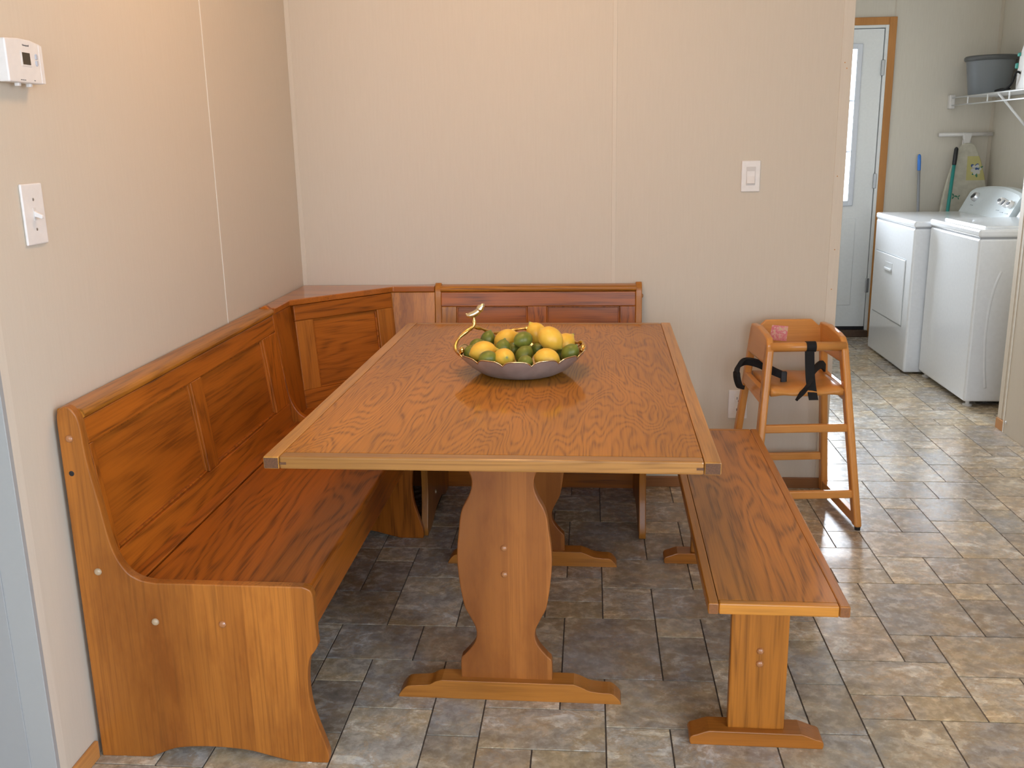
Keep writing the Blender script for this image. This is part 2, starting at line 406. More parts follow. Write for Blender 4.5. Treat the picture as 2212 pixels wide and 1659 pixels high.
# laundry back wall with door opening x 2.135..3.07, z 0..2.07
bm = box(1.97, 2.135, 3.1, 3.2, 0, CEIL); box(3.07, 3.95, 3.1, 3.2, 0, CEIL, bm=bm); box(2.135, 3.07, 3.1, 3.2, 2.07, CEIL, bm=bm)
wlb = struct('wall_laundry_back', bm, LWALL, 'grey beige laundry wall around the outside door', 'wall')
new('batten', box(3.105, 3.112, 3.097, 3.1, 2.12, CEIL), BATT, wlb)
new('corner_batten', box(3.768, 3.79, 3.096, 3.1, 0, CEIL, .001, seg=1), BATT, wlb)
wlr = struct('wall_laundry_right', box(3.79, 3.90, .86, 3.1, 0, CEIL), LWALL, 'laundry wall behind the washer and dryer', 'wall')
wla = struct('wall_alcove', box(3.19, 3.79, .76, .86, 0, CEIL), LWALL, 'short wall closing the washer recess', 'wall')
# unseen rest of the room
bm = box(-1.7, -.7, -6.4, -6.3, 0, CEIL); box(2.7, 3.2, -6.4, -6.3, 0, CEIL, bm=bm); box(-.7, 2.7, -6.4, -6.3, 0, .6, bm=bm); box(-.7, 2.7, -6.4, -6.3, 2.3, CEIL, bm=bm)
struct('wall_front', bm, WALL, 'wall with the wide window on the far side of the room', 'wall')
struct('wall_side', box(-1.7, -1.6, -6.3, .1, 0, CEIL), WALL, 'plain beige wall of the room beyond the opening', 'wall')
struct('wall_passage', box(-1.6, -.11, .0, .1, 0, CEIL), WALL, 'end wall of the passage beside the nook', 'wall')
# baseboards
BASEX = wood(0, (.24, .105, .07, 1), (.15, .06, .035, 1), ring=8, contrast=.4, rough=.45, coat=.1)
struct('baseboard_back', box(1.335, 2.064, -.011, 0, 0, .044, .003), BASEX, 'narrow oak baseboard under the back wall', 'baseboard')
struct('baseboard_left', box(0, .010, -1.968, -1.85, 0, .044, .003), TRIMY, 'narrow oak baseboard at the foot of the left wall', 'baseboard')

# ---- outside door of the laundry
dr = thing('door_1', 'white outside door with tall grid window and oak casing', 'door', (2.6, 3.1, 0), kind='structure')
for n_, b_ in (('casing', box(3.072, 3.12, 3.082, 3.1, 0, 2.115, .003)), ('casing', box(2.085, 2.133, 3.082, 3.1, 0, 2.115, .003)), ('casing', box(2.133, 3.072, 3.082, 3.1, 2.067, 2.115, .003))):
    new(n_, b_, TRIMW, dr)
for b_ in (box(3.052, 3.072, 3.086, 3.2, 0.02, 2.067, .002), box(2.135, 2.153, 3.086, 3.2, 0.02, 2.067, .002), box(2.153, 3.052, 3.086, 3.2, 2.049, 2.067, .002)): new('jamb', b_, DOORW, dr)
X0, X1, Z0, Z1 = 2.35, 2.885, .935, 1.925      # glazed opening
DX0, DX1 = 2.157, 3.047
bm = box(DX0, X0, 3.10, 3.14, .07, 2.044); box(X1, DX1, 3.10, 3.14, .07, 2.044, bm=bm); box(X0, X1, 3.10, 3.14, .07, Z0, bm=bm); box(X0, X1, 3.10, 3.14, Z1, 2.044, bm=bm)
slab = new('slab', bm, DOORW, dr)
LITE = plain('lite_frame', (.74, .78, .86, 1), .35)
for b_ in (box(X0-.03, X0+.006, 3.086, 3.104, Z0-.03, Z1+.03, .005), box(X1-.006, X1+.03, 3.086, 3.104, Z0-.03, Z1+.03, .005),
           box(X0, X1, 3.086, 3.104, Z0-.03, Z0+.006, .005), box(X0, X1, 3.086, 3.104, Z1-.006, Z1+.03, .005)): new('window_frame', b_, LITE, slab)
gl = NT('door_glass'); gl.t.nodes.remove(gl.b); o_ = gl.t.nodes['Material Output']
gl.tr = gl.n('ShaderNodeBsdfTransparent'); gl.gs = gl.n('ShaderNodeBsdfGlossy'); gl.gs.inputs['Roughness'].default_value = .02
fr = gl.n('ShaderNodeFresnel'); mx = gl.n('ShaderNodeMixShader'); gl.l(fr.outputs[0], mx.inputs[0]); gl.l(gl.tr.outputs[0], mx.inputs[1]); gl.l(gl.gs.outputs[0], mx.inputs[2]); gl.l(mx.outputs[0], o_.inputs[0])
cw, chh = (X1-X0)/3, (Z1-Z0)/3
for a in range(3):
    for b in range(3): new('pane', box(X0+a*cw, X0+(a+1)*cw, 3.116, 3.120, Z0+b*chh, Z0+(b+1)*chh), gl.m, slab)
for a in (1, 2):
    new('muntin', box(X0+a*cw-.006, X0+a*cw+.006, 3.108, 3.128, Z0, Z1), LITE, slab); new('muntin', box(X0, X1, 3.108, 3.128, Z0+a*chh-.006, Z0+a*chh+.006), LITE, slab)
for xa, xb in ((2.26, 2.56), (2.64, 2.945)):
    new('raised_panel', box(xa, xb, 3.094, 3.101, .22, .82, .006), DOORW, slab)
for z in (.36, 1.07, 1.80): new('hinge', box(3.040, 3.062, 3.083, 3.1, z-.05, z+.05, .004), METAL, dr)
for b_ in (box(3.030, 3.056, 3.142, 3.18, 0.05, 2.067), box(2.150, 2.172, 3.142, 3.18, 0.05, 2.067), box(2.15, 3.056, 3.142, 3.18, 2.030, 2.055)): new('leak_stop', b_, plain('stop_grey', (.35, .36, .37, 1), .6), dr)  # grey strips added to block daylight leaking around the slab
new('threshold', box(2.135, 3.07, 3.06, 3.2, 0, .045, .004), plain('threshold_wood', (.10, .055, .03, 1), .5, grain=.2), dr)
new('weatherstrip', box(2.157, 3.05, 3.102, 3.15, .045, .07), DARK, dr)

# ================================================================== DINING NOOK
PROFILE = [(.012, 0, 1), (.012, .80, 1), (.016, .826), (.034, .838), (.052, .826), (.061, .80), (.067, .72), (.082, .62), (.098, .52), (.122, .468), (.150, .446), (.185, .438, 1),
           (.515, .436, 1), (.532, .428), (.5375, .412, 1), (.5385, .315, 1), (.5395, .296), (.531, .280), (.519, .262), (.513, .225), (.512, .18), (.517, .135), (.529, .090), (.541, .050), (.547, .022), (.545, .001, 1),
           (.465, .001, 1), (.42, .012), (.36, .027), (.28, .033), (.20, .028), (.15, .010), (.13, .001, 1), (.03, 0, 1)]
PP = smoothpoly(PROFILE, 5)
def slab_plane(p0, u, n, L, z0=.43, z1=.806, lean=.046):
    """matrix for a leaning back: local x along u, local y up the slope, local z outwards (towards the sitter)"""
    u = Vector(u).normalized(); n = Vector(n).normalized()
    v = (Vector((0, 0, z1-z0))-n*lean).normalized(); w_ = u.cross(v)
    if w_.dot(n) < 0: w_ = -w_
    M = Matrix((u, v, w_)).transposed().to_4x4(); M.translation = Vector(p0); return M
def lbox(M, a0, a1, b0, b1, c0, c1, bv=.0):
    q = box(a0, a1, b0, b1, c0, c1, bv); bmesh.ops.transform(q, matrix=M, verts=q.verts); return q
HT = .378
def newM(name, q, mat, root, M):
    sv = ORG[root.name]; ORG[root.name] = Vector((0, 0, 0)); o = new(name, q, mat, root); ORG[root.name] = sv
    o.matrix_local = Matrix.Translation(-sv) @ M; return o
def diagonal_back(root, M, L, a, b, pz=(.068, .322)):
    g0 = red(0, seed=2); g1 = wood(1, (.40, .135, .032, 1), REDD, ring=14, contrast=.5, seed=3)
    newM('top_rail', box(0, L, pz[1], HT, -.018, .004, .0025), g0, root, M); newM('bottom_rail', box(0, L, -.015, pz[0], -.018, .004, .0025), g0, root, M)
    newM('stile', box(0, a, pz[0], pz[1], -.018, .0035, .0025), g1, root, M); newM('stile', box(b, L, pz[0], pz[1], -.018, .0035, .0025), g1, root, M)
    newM('panel', box(a-.004, b+.004, pz[0]-.004, pz[1]+.004, -.016, -.010), red(0, ring=24, cross=8, along=1.1, seed=4, contrast=.6), root, M)
    mo = box(a, b, pz[0], pz[0]+.006, -.012, -.003, .002); merge(mo, box(b-.006, b, pz[0], pz[1], -.012, -.003, .002)); merge(mo, box(a, a+.006, pz[0], pz[1], -.012, -.003, .002)); merge(mo, box(a, b, pz[1]-.006, pz[1], -.012, -.003, .002))
    newM('moulding', mo, g0, root, M)
def backrest(root, M, L, panels, axis, pz=(.068, .322), sidecut=0):
    ax = (RX, RY)[axis] if axis < 2 else RX
    new('top_rail', lbox(M, 0, L, pz[1], HT, -.018, .004, .0025), ax, root)
    new('bottom_rail', lbox(M, 0, L, -.015, pz[0], -.018, .004, .0025), ax, root)
    e = 0
    for a, b in panels+[(L, L)]:
        if a-e > .004: new('stile', lbox(M, e, a, pz[0], pz[1], -.018, .0035, .0025), RZ if e > 0 or a < .05 else OZ, root)
        e = b
    for a, b in panels:
        new('panel', lbox(M, a-.004, b+.004, pz[0]-.004, pz[1]+.004, -.016, -.010), red((0, 1, 0)[axis], ring=18, cross=5, seed=len(WM) % 5, contrast=.6), root)
        mo = lbox(M, a, b, pz[0], pz[0]+.006, -.012, -.003, .002); merge(mo, lbox(M, b-.006, b, pz[0], pz[1], -.012, -.003, .002)); merge(mo, lbox(M, a, a+.006, pz[0], pz[1], -.012, -.003, .002)); merge(mo, lbox(M, a, b, pz[1]-.006, pz[1], -.012, -.003, .002))
        new('moulding', mo, RZ, root)
ENDW = wood(2, (.375, .136, .042, 1), (.15, .050, .016, 1), ring=26, cross=14, along=.45, contrast=.38, stave=.055, rough=.38, coat=.25)
SEATY = red(1, ring=30, cross=6.5, along=.9, contrast=.85, seed=1)
SEATX = red(0, ring=30, cross=6.5, along=.9, contrast=.85, seed=2)

# ---- left bench (along the left wall)
lb = thing('nook_bench', 'long oak bench with two-panel back along the left wall', 'bench', (.27, -1.2, 0))
Y0, Y1 = -1.845, -.545
ep = new('end_panel', prism(PP, 1, Y0, Y0+.024, .004, 2, .5), ENDW, lb, label='scrolled end panel of glued oak staves')
for (x, z), mt in (((.036, .768), PEG), ((.060, .463), PEGL), ((.177, .345), PEGL), ((.330, .343), PEG)): new('peg', dome((x, Y0, z), .0085, (0, -1, 0)), mt, ep)
new('screw_hole', dome((.030, Y0-.0002, .690), .006, (0, -1, 0), .0006), DARK, ep)
new('end_panel', prism(PP, 1, Y1-.024, Y1, .004, 2, .5), red(2, seed=2), lb)  # darker oak than the front panel, painting in the shade under the table
for x in (.045, .48): new('glide', lathe([(0, -.0), (.011, 0), (.012, .004), (.012, .006), (0, .006)], 12, loc=(x+.02, Y0+.012, -.0)), WHITE, ep)
cap = prism(smoothpoly([(.004, .806, 1), (.004, .824), (.012, .829), (.055, .828), (.064, .820), (.063, .810), (.056, .806, 1)], 4), 1, Y0+.022, Y1-.022, 0)
new('cap_rail', cap, OY, lb)
M = slab_plane((.100, Y0+.024, .43), (0, 1, 0), (1, 0, 0), 1)
off = -(Y0+.024)
backrest(lb, M, Y1-.024+off, [(-1.803+off, -1.283+off), (-1.212+off, -.698+off)], 1)
new('seat_strip', box(.086, .139, Y0+.022, Y1-.022, .408, .430, .002), SEATY, lb)
new('seat_lid', box(.143, .529, Y0+.026, Y1-.026, .408, .430, .006, seg=3), SEATY, lb)
new('front_rail', box(.496, .516, Y0+.022, Y1-.022, .300, .409, .003), red(1, seed=2), lb)  # darker oak puts the shadow beside the table into the colour
new('back_board', box(.014, .03, Y0+.022, Y1-.022, .02, .43), RZ, lb)

# ---- back bench (short, along the back wall)
bb = thing('nook_bench', 'short oak bench with two-panel back under the back wall', 'bench', (.935, -.27, 0))
XA, XB = .535, 1.331
PB = [(-x, z) for x, z in PP]
for k, xa in enumerate((XA, XB-.024)):
    e = new('end_panel', prism(PB, 0, xa, xa+.024, .004, 2, .5), ENDW if False else wood(2, (.40, .16, .045, 1), (.20, .07, .02, 1), ring=22, cross=6, along=.6, contrast=.5, stave=.07, staveaxis=1), bb)
    if k: new('peg', dome((XB, -.04, .785), .0085, (1, 0, 0)), PEG, e); new('peg', dome((XB, -.06, .46), .0085, (1, 0, 0)), PEG, e)
    else: new('peg', dome((xa+.024, -.36, .10), .008, (1, 0, 0)), PEGL, e)
capx = prism([(-a, b) for a, b in smoothpoly([(.004, .806, 1), (.004, .824), (.012, .829), (.055, .828), (.064, .820), (.063, .810), (.056, .806, 1)], 4)], 0, XA+.022, XB-.022)
new('cap_rail', capx, OX, bb)
M = slab_plane((XA+.024, -.100, .43), (1, 0, 0), (0, -1, 0), 1); off = -(XA+.024)
backrest(bb, M, XB-.024+off, [(.618+off, .893+off), (.968+off, 1.247+off)], 0)
new('seat_strip', box(XA+.022, XB-.022, -.139, -.086, .408, .430, .002), SEATX, bb)
new('seat_lid', box(XA+.026, XB-.026, -.529, -.143, .408, .430, .006, seg=3), SEATX, bb)
new('front_rail', box(XA+.022, XB-.022, -.516, -.496, .300, .409, .003), oak(0, seed=3), bb)
new('back_board', box(XA+.022, XB-.022, -.03, -.014, .0, .43), RX, bb)

# ---- corner unit
cu = thing('nook_corner_seat', 'oak corner seat with slanted single-panel back joining both benches', 'bench', (.2, -.2, 0))
F = .060
capc = [(.003, -.003), (.534, -.003), (.534, -F), (.372, -F), (F, -.378), (F, -.544), (.003, -.544)]
new('cap_shelf', prism(capc, 2, .806, .828, .004, 3), wood(0, RED, REDD, ring=14, contrast=.4, rough=.4, coat=1.9, coatr=.08), cu)
# fixed side sections and slanted panel
Ml = slab_plane((.100, -.544, .43), (0, 1, 0), (1, 0, 0), 1)
new('side_board', lbox(Ml, 0, .190, -.015, HT, -.018, .003, .002), red(2, seed=3), cu)
Mr = slab_plane((.375, -.100, .43), (1, 0, 0), (0, -1, 0), 1)
new('side_board', lbox(Mr, -.040, .159, -.015, HT, -.018, .003, .002), wood(2, (.42, .165, .045, 1), REDD, ring=9, stave=.05, contrast=.4, seed=1), cu)
dA, dB = Vector((.100, -.400, .43)), Vector((.395, -.100, .43)); du = (dB-dA); LD = du.length
Md = slab_plane(dA, du, (1, -1, 0), LD, lean=.046)
diagonal_back(cu, Md, LD, .072, LD-.072)
new('seat', prism([(.014, -.014), (.531, -.014), (.531, -.541), (.014, -.541)], 2, .408, .430, .004), red(0, seed=4, contrast=.7), cu)
new('support_board', box(.014, .03, -.54, -.03, 0, .408), RZ, cu); new('support_board', box(.03, .53, -.03, -.014, 0, .408), RZ, cu)

# ================================================================== TABLE
TB = thing('trestle_table', 'large oak trestle table standing in the corner of the nook', 'table', (.941, -1.159, 0), -.013, local=True)
TW, TL, TZ = .459, .747, .750
TAB = wood(1, (.42, .165, .034, 1), (.16, .062, .020, 1), ring=66, cross=6.5, along=1.25, contrast=.74, rough=.5, coat=1.1, coatr=.09, spec=.05)
EDGY = wood(1, (.46, .215, .075, 1), HOND, ring=14, contrast=.45, seed=2, rough=.3, coat=.5)
EDGX = wood(0, (.37, .175, .085, 1), (.20, .085, .035, 1), ring=26, cross=16, contrast=.7, seed=3, rough=.28, coat=.5)
ENDG = plain('end_grain', (.15, .060, .022, 1), .65, grain=.35, gs=300)
new('top_panel', box(-TW+.034, TW-.034, -TL+.034, TL-.034, TZ-.024, TZ, .0004, seg=1), TAB, TB, label='figured oak veneer top')
for s in (-1, 1):
    rl = new('side_rail', box(s*TW, s*(TW-.033), -TL, TL, TZ-.026, TZ+.0006, .003), EDGY, TB)
    for e in (-1, 1):
        new('end_grain', box(s*(TW-.002), s*(TW-.031), e*(TL-.001), e*(TL+.0006), TZ-.024, TZ-.002), ENDG, rl)
    new('end_rail', box(-TW+.0335, TW-.0335, s*(TL-.0005), s*(TL-.0335), TZ-.026, TZ+.0006, .004), EDGX, TB)
    new('tongue', box(s*(TW-.034), s*(TW-.048), -TL-.0002, -TL+.002, TZ-.016, TZ-.011), ENDG, TB)
PED = [(.603, .0828), (.586, .0766), (.569, .0748), (.552, .0775), (.531, .0858), (.507, .0985), (.483, .1055), (.448, .1098), (.399, .1155), (.357, .1161), (.307, .1118), (.271, .1064), (.242, .1005), (.216, .0877), (.187, .0750), (.161, .0743), (.139, .0842), (.113, .105), (.100, .1145), (.046, .115)]
HW = [(.724, .140), (.70, .132), (.67, .112), (.635, .094)]+PED
pedpoly = smoothpoly([(-w_-.009, z) if 0 < i < len(HW)-1 else (-w_-.009, z, 1) for i, (z, w_) in enumerate(HW)]+[(w_-.009, z) if 0 < i < len(HW)-1 else (w_-.009, z, 1) for i, (z, w_) in list(enumerate(HW))[::-1]], 3)
PEDW = wood(2, (.36, .132, .056, 1), (.21, .072, .028, 1), ring=8, cross=6, along=.5, contrast=.35, stave=.047, rough=.36, coat=.3)
FOOT = smoothpoly([(-.283, 0, 1), (-.280, .010), (-.262, .030), (-.235, .034), (-.205, .037), (-.188, .046), (-.172, .0505, 1), (.160, .0505, 1), (.178, .044), (.200, .034), (.228, .030), (.255, .028), (.274, .010), (.278, 0, 1)], 5)
for k, (py, fy) in enumerate(((-.392, -.412), (.398, .384))):
    pd = new('pedestal', prism(pedpoly, 1, py, py+.030, .003, 2), PEDW, TB)
    ft = new('foot', prism(FOOT, 1, fy, fy+.056, .003, 2), wood(0, (.40, .155, .050, 1), HOND, ring=12, contrast=.4, seed=4), TB)
    new('cleat', box(-.26, .24, py-.012, py+.045, TZ-.062, TZ-.026, .004), OX, TB)
    for z in (.404, .335): new('peg', dome((-.009, py if k == 0 else py+.030, z), .0085, (0, -1 if k == 0 else 1, 0)), PEG, pd)
new('stretcher', box(-.024, .006, -.364, .40, .315, .425, .003), OY, TB)

# ================================================================== BENCH (right)
RB = thing('trestle_bench', 'backless oak trestle bench beside the table', 'bench', (1.525, -1.284, 0), -.014, local=True)
BW, BL, BZ = .141, .618, .445
BTOP = wood(1, (.43, .165, .044, 1), (.150, .050, .014, 1), ring=46, cross=5.0, along=.8, contrast=.8, rough=.30, coat=.4, seed=2)
new('top_panel', box(-BW+.022, BW-.022, -BL+.020, BL-.020, BZ-.022, BZ, .0004, seg=1), BTOP, RB)
for s in (-1, 1):
    rl = new('side_rail', box(s*BW, s*(BW-.0215), -BL, BL, BZ-.024, BZ+.0004, .003), wood(1, (.42, .16, .042, 1), HOND, ring=14, contrast=.4, seed=5), RB)
    new('end_grain', box(s*(BW-.002), s*(BW-.020), -BL-.0006, -BL+.001, BZ-.022, BZ-.002), ENDG if False else plain('end_grain_bench', (.27, .10, .03, 1), .45, grain=.3, gs=300), rl)
    new('end_rail', box(-BW+.0220, BW-.0220, s*(BL-.0005), s*(BL-.0195), BZ-.024, BZ+.0004, .003), wood(0, (.46, .19, .055, 1), HOND, ring=14, contrast=.4, seed=6), RB)
BF = smoothpoly([(-.150, 0, 1), (-.153, .012), (-.148, .022), (-.135, .027), (-.118, .034), (-.108, .037, 1), (.100, .037, 1), (.112, .033), (.130, .026), (.146, .021), (.151, .012), (.149, 0, 1)], 4)
for k, (fy, ly) in enumerate(((-.446, -.430), (.540, .548))):
    lg = new('leg', box(-.065, .063, ly, ly+.026, .036, BZ-.024, .004), wood(2, (.40, .145, .038, 1), HOND, ring=30, cross=9, along=.4, contrast=.6, seed=7), RB)
    new('foot', prism(BF, 1, fy, fy+.060, .004, 2), wood(0, (.36, .125, .034, 1), HOND, ring=12, contrast=.4, seed=8), RB)
    new('cleat', box(-.115, .115, ly-.012, ly+.038, BZ-.046, BZ-.024, .003), OX, RB)
    if k == 0:
        for z in (.236, .204): new('peg', dome((.001, ly, z), .0085, (0, -1, 0)), PEG, lg)
new('stretcher', box(-.014, .012, -.404, .548, .17, .26, .003), OY, RB)

# ================================================================== HIGH CHAIR
HC = thing('high_chair', 'wooden child high chair with black straps against the wall', 'high chair', (1.885, -.24, 0), .09, local=True)
BY = BEECH(1); BZm = BEECH(2); BX = BEECH(0)
def fy_(z): return -.222+.100*z/.70        # front face line of the front legs
def ry_(z): return .190-.072*z/.70
def hx(z): return .203-.092*z
def side(poly, s, th=.026, bv=.008):
    q = prism(poly, 0, -th/2, th/2, bv, 3)
    for v in q.verts: v.co.x += s*(hx(v.co.z)-th/2)-.006
    return q
for s in (-1, 1):
    new('front_leg', side([(fy_(.012), .012), (fy_(.012)+.042, .012), (fy_(.60)+.040, .60), (fy_(.66)+.040, .668), (fy_(.66)+.006, .668), (fy_(.62), .64)], s), BZm, HC)
    new('back_leg', side([(ry_(.012)-.042, .012), (ry_(.012), .012), (ry_(.69), .69), (ry_(.69)-.034, .69)], s), BZm, HC)
    new('side_panel', side([(fy_(.605)+.003, .612), (fy_(.6)+.045, .590), (ry_(.60)-.02, .590), (ry_(.69)-.004, .697), (ry_(.69)-.09, .702), (fy_(.69)+.055, .692), (fy_(.68)+.018, .684), (fy_(.66)+.002, .662)], s, .024, .007), BY, HC)
    new('seat_rail', side([(fy_(.46)+.012, .452), (ry_(.47)-.012, .470), (ry_(.5)-.012, .512), (fy_(.5)+.012, .505)], s, .020, .004), BY, HC)
    new('runner', side([(fy_(.02)+.02, .018), (ry_(.02)-.02, .018), (ry_(.05)-.02, .058), (fy_(.05)+.02, .058)], s, .024, .004), BY, HC)
    for y in (-.205, .17): new('foot_pad', lathe([(0, 0), (.010, 0), (.011, .012), (0, .012)], 12, loc=(s*(.203-.013)-.006, y, 0)), DARK, HC)
def rung(z, y, w_=.030, d=.018, ex=.02): return box(-hx(z)+ex-.012, hx(z)-ex, y-d/2, y+d/2, z-w_/2, z+w_/2, .005)
new('front_rung', rung(.366, fy_(.366)+.016), BX, HC); new('front_rung', rung(.130, fy_(.13)+.016), BX, HC); new('back_rung', rung(.160, ry_(.16)-.02), BX, HC)
tb_ = tube([(-.150+.015, fy_(.655)+.012, .652), (.128, fy_(.655)+.012, .652)], .0165, 14); new('tray_bar', tb_, BX, HC, True)
bp = [(-.136, .588), (.124, .588), (.124, .682), (.106, .684), (.078, .709), (-.092, .709), (-.118, .684), (-.136, .682)]
new('backrest', prism(bp, 1, ry_(.65)-.022, ry_(.65)-.006, .004), BX, HC)
# seat with softly scalloped front
q = bmesh.new(); N, K = 16, 8; top = []; bot = []
for i in range(N+1):
    u = -1+2*i/N; rowt = []; rowb = []
    for k in range(K+1):
        t = k/K; y = (fy_(.5)-.002+.010*(1-abs(u))*0)+t*(ry_(.5)-.02-(fy_(.5)-.002))
        dish = -.010*math.exp(-((abs(u)-.45)/.28)**2)*(1-.6*t)
        edge = -.010*(1-min(1, t*6))**2
        x = u*(hx(.5)-.030)-.006
        rowt.append(q.verts.new((x, y, .514+dish+edge))); thick = .022+.012*(1-t)*(math.cos(u*math.pi*2)*.5+.3)
        rowb.append(q.verts.new((x, y+.004, .514+dish-thick)))
    top.append(rowt); bot.append(rowb)
for i in range(N):
    for k in range(K):
        q.faces.new((top[i][k], top[i+1][k], top[i+1][k+1], top[i][k+1])); q.faces.new((bot[i][k], bot[i][k+1], bot[i+1][k+1], bot[i+1][k]))
    q.faces.new((top[i][0], bot[i][0], bot[i+1][0], top[i+1][0])); q.faces.new((top[i][K], top[i+1][K], bot[i+1][K], bot[i][K]))
for k in range(K):
    q.faces.new((top[0][k], top[0][k+1], bot[0][k+1], bot[0][k])); q.faces.new((top[N][k], bot[N][k], bot[N][k+1], top[N][k+1]))
new('seat', q, BX, HC, True)
# sticker (plain pink stand-in print)
st = NT('pink_sticker'); nn = st.noise(st.mapco((1, 1, 1)), 60, 3, .6)
st.l(st.ramp(nn, [(.30, (.62, .62, .25, 1)), (.42, (.80, .42, .36, 1)), (.55, (.72, .16, .20, 1)), (.70, (.80, .55, .50, 1))]), st.b.inputs['Base Color']); st.p(Roughness=.35)
yb = ry_(.65)-.0225
new('sticker', prism([(-.078, .634), (-.014, .628), (-.010, .684), (-.070, .690)], 1, yb-.0006, yb, 0), st.m, HC, label='small square pink sticker')
# straps
fy0 = fy_(.655)+.012
loop = [(-.010+.0, fy0+.016*math.cos(a)*1.14, .652+.016*math.sin(a)*1.14) for a in [math.radians(d) for d in range(-70, 260, 15)]]
new('crotch_strap', ribbon([(0.006, y, z) for x, y, z in loop], (1, 0, 0), .034), BLACKW, HC)
new('crotch_strap', ribbon(spline([(-.002, fy0-.020, .640), (.000, fy0-.022, .60), (.004, fy0-.026, .545), (.010, fy0-.034, .500), (.017, fy0-.036, .468)], 4), (1, 0, .0), .033), BLACKW, HC)
new('strap_tail', ribbon(spline([(.006, fy0-.030, .535), (-.016, fy0-.040, .508), (-.040, fy0-.044, .484)], 4), [(.5, 0, 1)]*9, .032, .014), BLACKW, HC)
new('waist_strap', ribbon(spline([(-.060, -.03, .53), (-.095, -.02, .545), (-.135, .02, .562), (-.175, .06, .563), (-.203, .05, .545), (-.211, .03, .515), (-.200, .03, .478), (-.185, .04, .470)], 6), [(0, -.2, 1)]*14+[(0, -.2-.05*i, 1-.06*i) for i in range(14)]+[(.3, -.9, .1)]*15, .026, .015), BLACKW, HC)
new('buckle', box(-.068, -.046, -.040, -.026, .495, .545, .004), DARK, HC)
new('waist_strap', ribbon(spline([(.028, -.06, .520), (.045, -.03, .533), (.075, .01, .548), (.105, .05, .548), (.125, .07, .53)], 6), (.15, .5, 1), .030, .008), BLACKW, HC)

# ================================================================== WALL FITTINGS
# thermostat on the left wall
TH = thing('thermostat', 'white digital thermostat on the left wall above the light switch', 'thermostat', (0, -1.815, 1.53))
new('base_plate', box(0, .016, -1.872, -1.762, 1.493, 1.567, .003), WHITE, TH)
cv = prism([(-1.878, 1.4895), (-1.757, 1.4900), (-1.752, 1.500), (-1.752, 1.562), (-1.757, 1.5665), (-1.790, 1.5715), (-1.830, 1.5725), (-1.878, 1.5690)], 0, .012, .034, .003, 3)
new('cover', cv, WHITE, TH)
new('cover_strip', prism([(-1.766, 1.4915), (-1.7535, 1.4915), (-1.7535, 1.5640), (-1.766, 1.5655)], 0, .0335, .0346, .0008, 1), WHITE, TH)
new('screen_frame', box(.0335, .0350, -1.8305, -1.7965, 1.5210, 1.5500, .0008), WHITE, TH)
new('screen', box(.0348, .0354, -1.8265, -1.8005, 1.5243, 1.5467), plain('lcd_dark', (.045, .036, .022, 1), .2), TH)
BTN = plain('button_grey', (.50, .53, .60, 1), .35)
for zc, up_ in ((1.5420, 1), (1.5288, -1)):
    new('button', prism([(-1.7815, zc-.0052), (-1.7740, zc-.0052), (-1.7740, zc+.0020*up_), (-1.7778, zc+.0056), (-1.7815, zc+.0040)] if up_ > 0 else [(-1.7815, zc+.0052), (-1.7740, zc+.0052), (-1.7740, zc-.0020), (-1.7778, zc-.0056), (-1.7815, zc-.0035)], 0, .0335, .0365, .001), BTN, TH)
for y in (-1.835, -1.796): new('slide_tab', box(.018, .028, y-.004, y+.004, 1.4835, 1.4905, .0015), WHITE, TH)
MT = Matrix(((0, 0, 1, .0343), (1, 0, 0, -1.810), (0, 1, 0, 1.5605), (0, 0, 0, 1)))
INK = plain('grey_print', (.16, .15, .15, 1), .6)
text('brand_print', 'Honeywell', .0052, INK, TH, MT)
MT2 = MT.copy(); MT2.translation = Vector((.0343, -1.832, 1.4948)); text('mode_print', 'HEAT OFF COOL', .0024, INK, TH, MT2)
MT3 = MT.copy(); MT3.translation = Vector((.0343, -1.792, 1.4955)); text('fan_print', 'FAN', .0026, INK, TH, MT3)
# toggle switch on the left wall
SW = thing('light_switch', 'white toggle light switch on the left wall below the thermostat', 'light switch', (0, -1.808, 1.235))
pq = box(0, .006, -1.846, -1.770, 1.174, 1.297); 
bev(pq, .004, 3); new('plate', pq, WHITE, SW)
new('slot', box(.0055, .0066, -1.8135, -1.8025, 1.223, 1.248, .0005, seg=1), plain('slot_white', (.70, .67, .63, 1), .4), SW)
tg = prism([(.004, 1.231), (.004, 1.243), (.022, 1.234), (.023, 1.228), (.021, 1.226)], 1, -1.812, -1.804, .001); new('toggle', tg, WHITE, SW)
for z in (1.265, 1.205): new('screw', dome((.006, -1.808, z), .0032, (1, 0, 0), .0008), METAL, SW)
# rocker switch on the back wall
SR = thing('light_switch', 'white rocker light switch on the back wall above the high chair', 'light switch', (1.728, 0, 1.225))
pq = box(1.693, 1.763, -.006, 0, 1.168, 1.282); bev(pq, .003, 2); new('plate', pq, WHITE, SR)
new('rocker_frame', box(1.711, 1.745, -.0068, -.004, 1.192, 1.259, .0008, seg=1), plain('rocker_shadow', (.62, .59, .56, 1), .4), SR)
new('rocker', prism([(-.0065, 1.257), (-.0072, 1.225), (-.0125, 1.200), (-.012, 1.198), (-.004, 1.197), (-.004, 1.257)], 0, 1.7135, 1.7425, .0008), WHITE, SR)
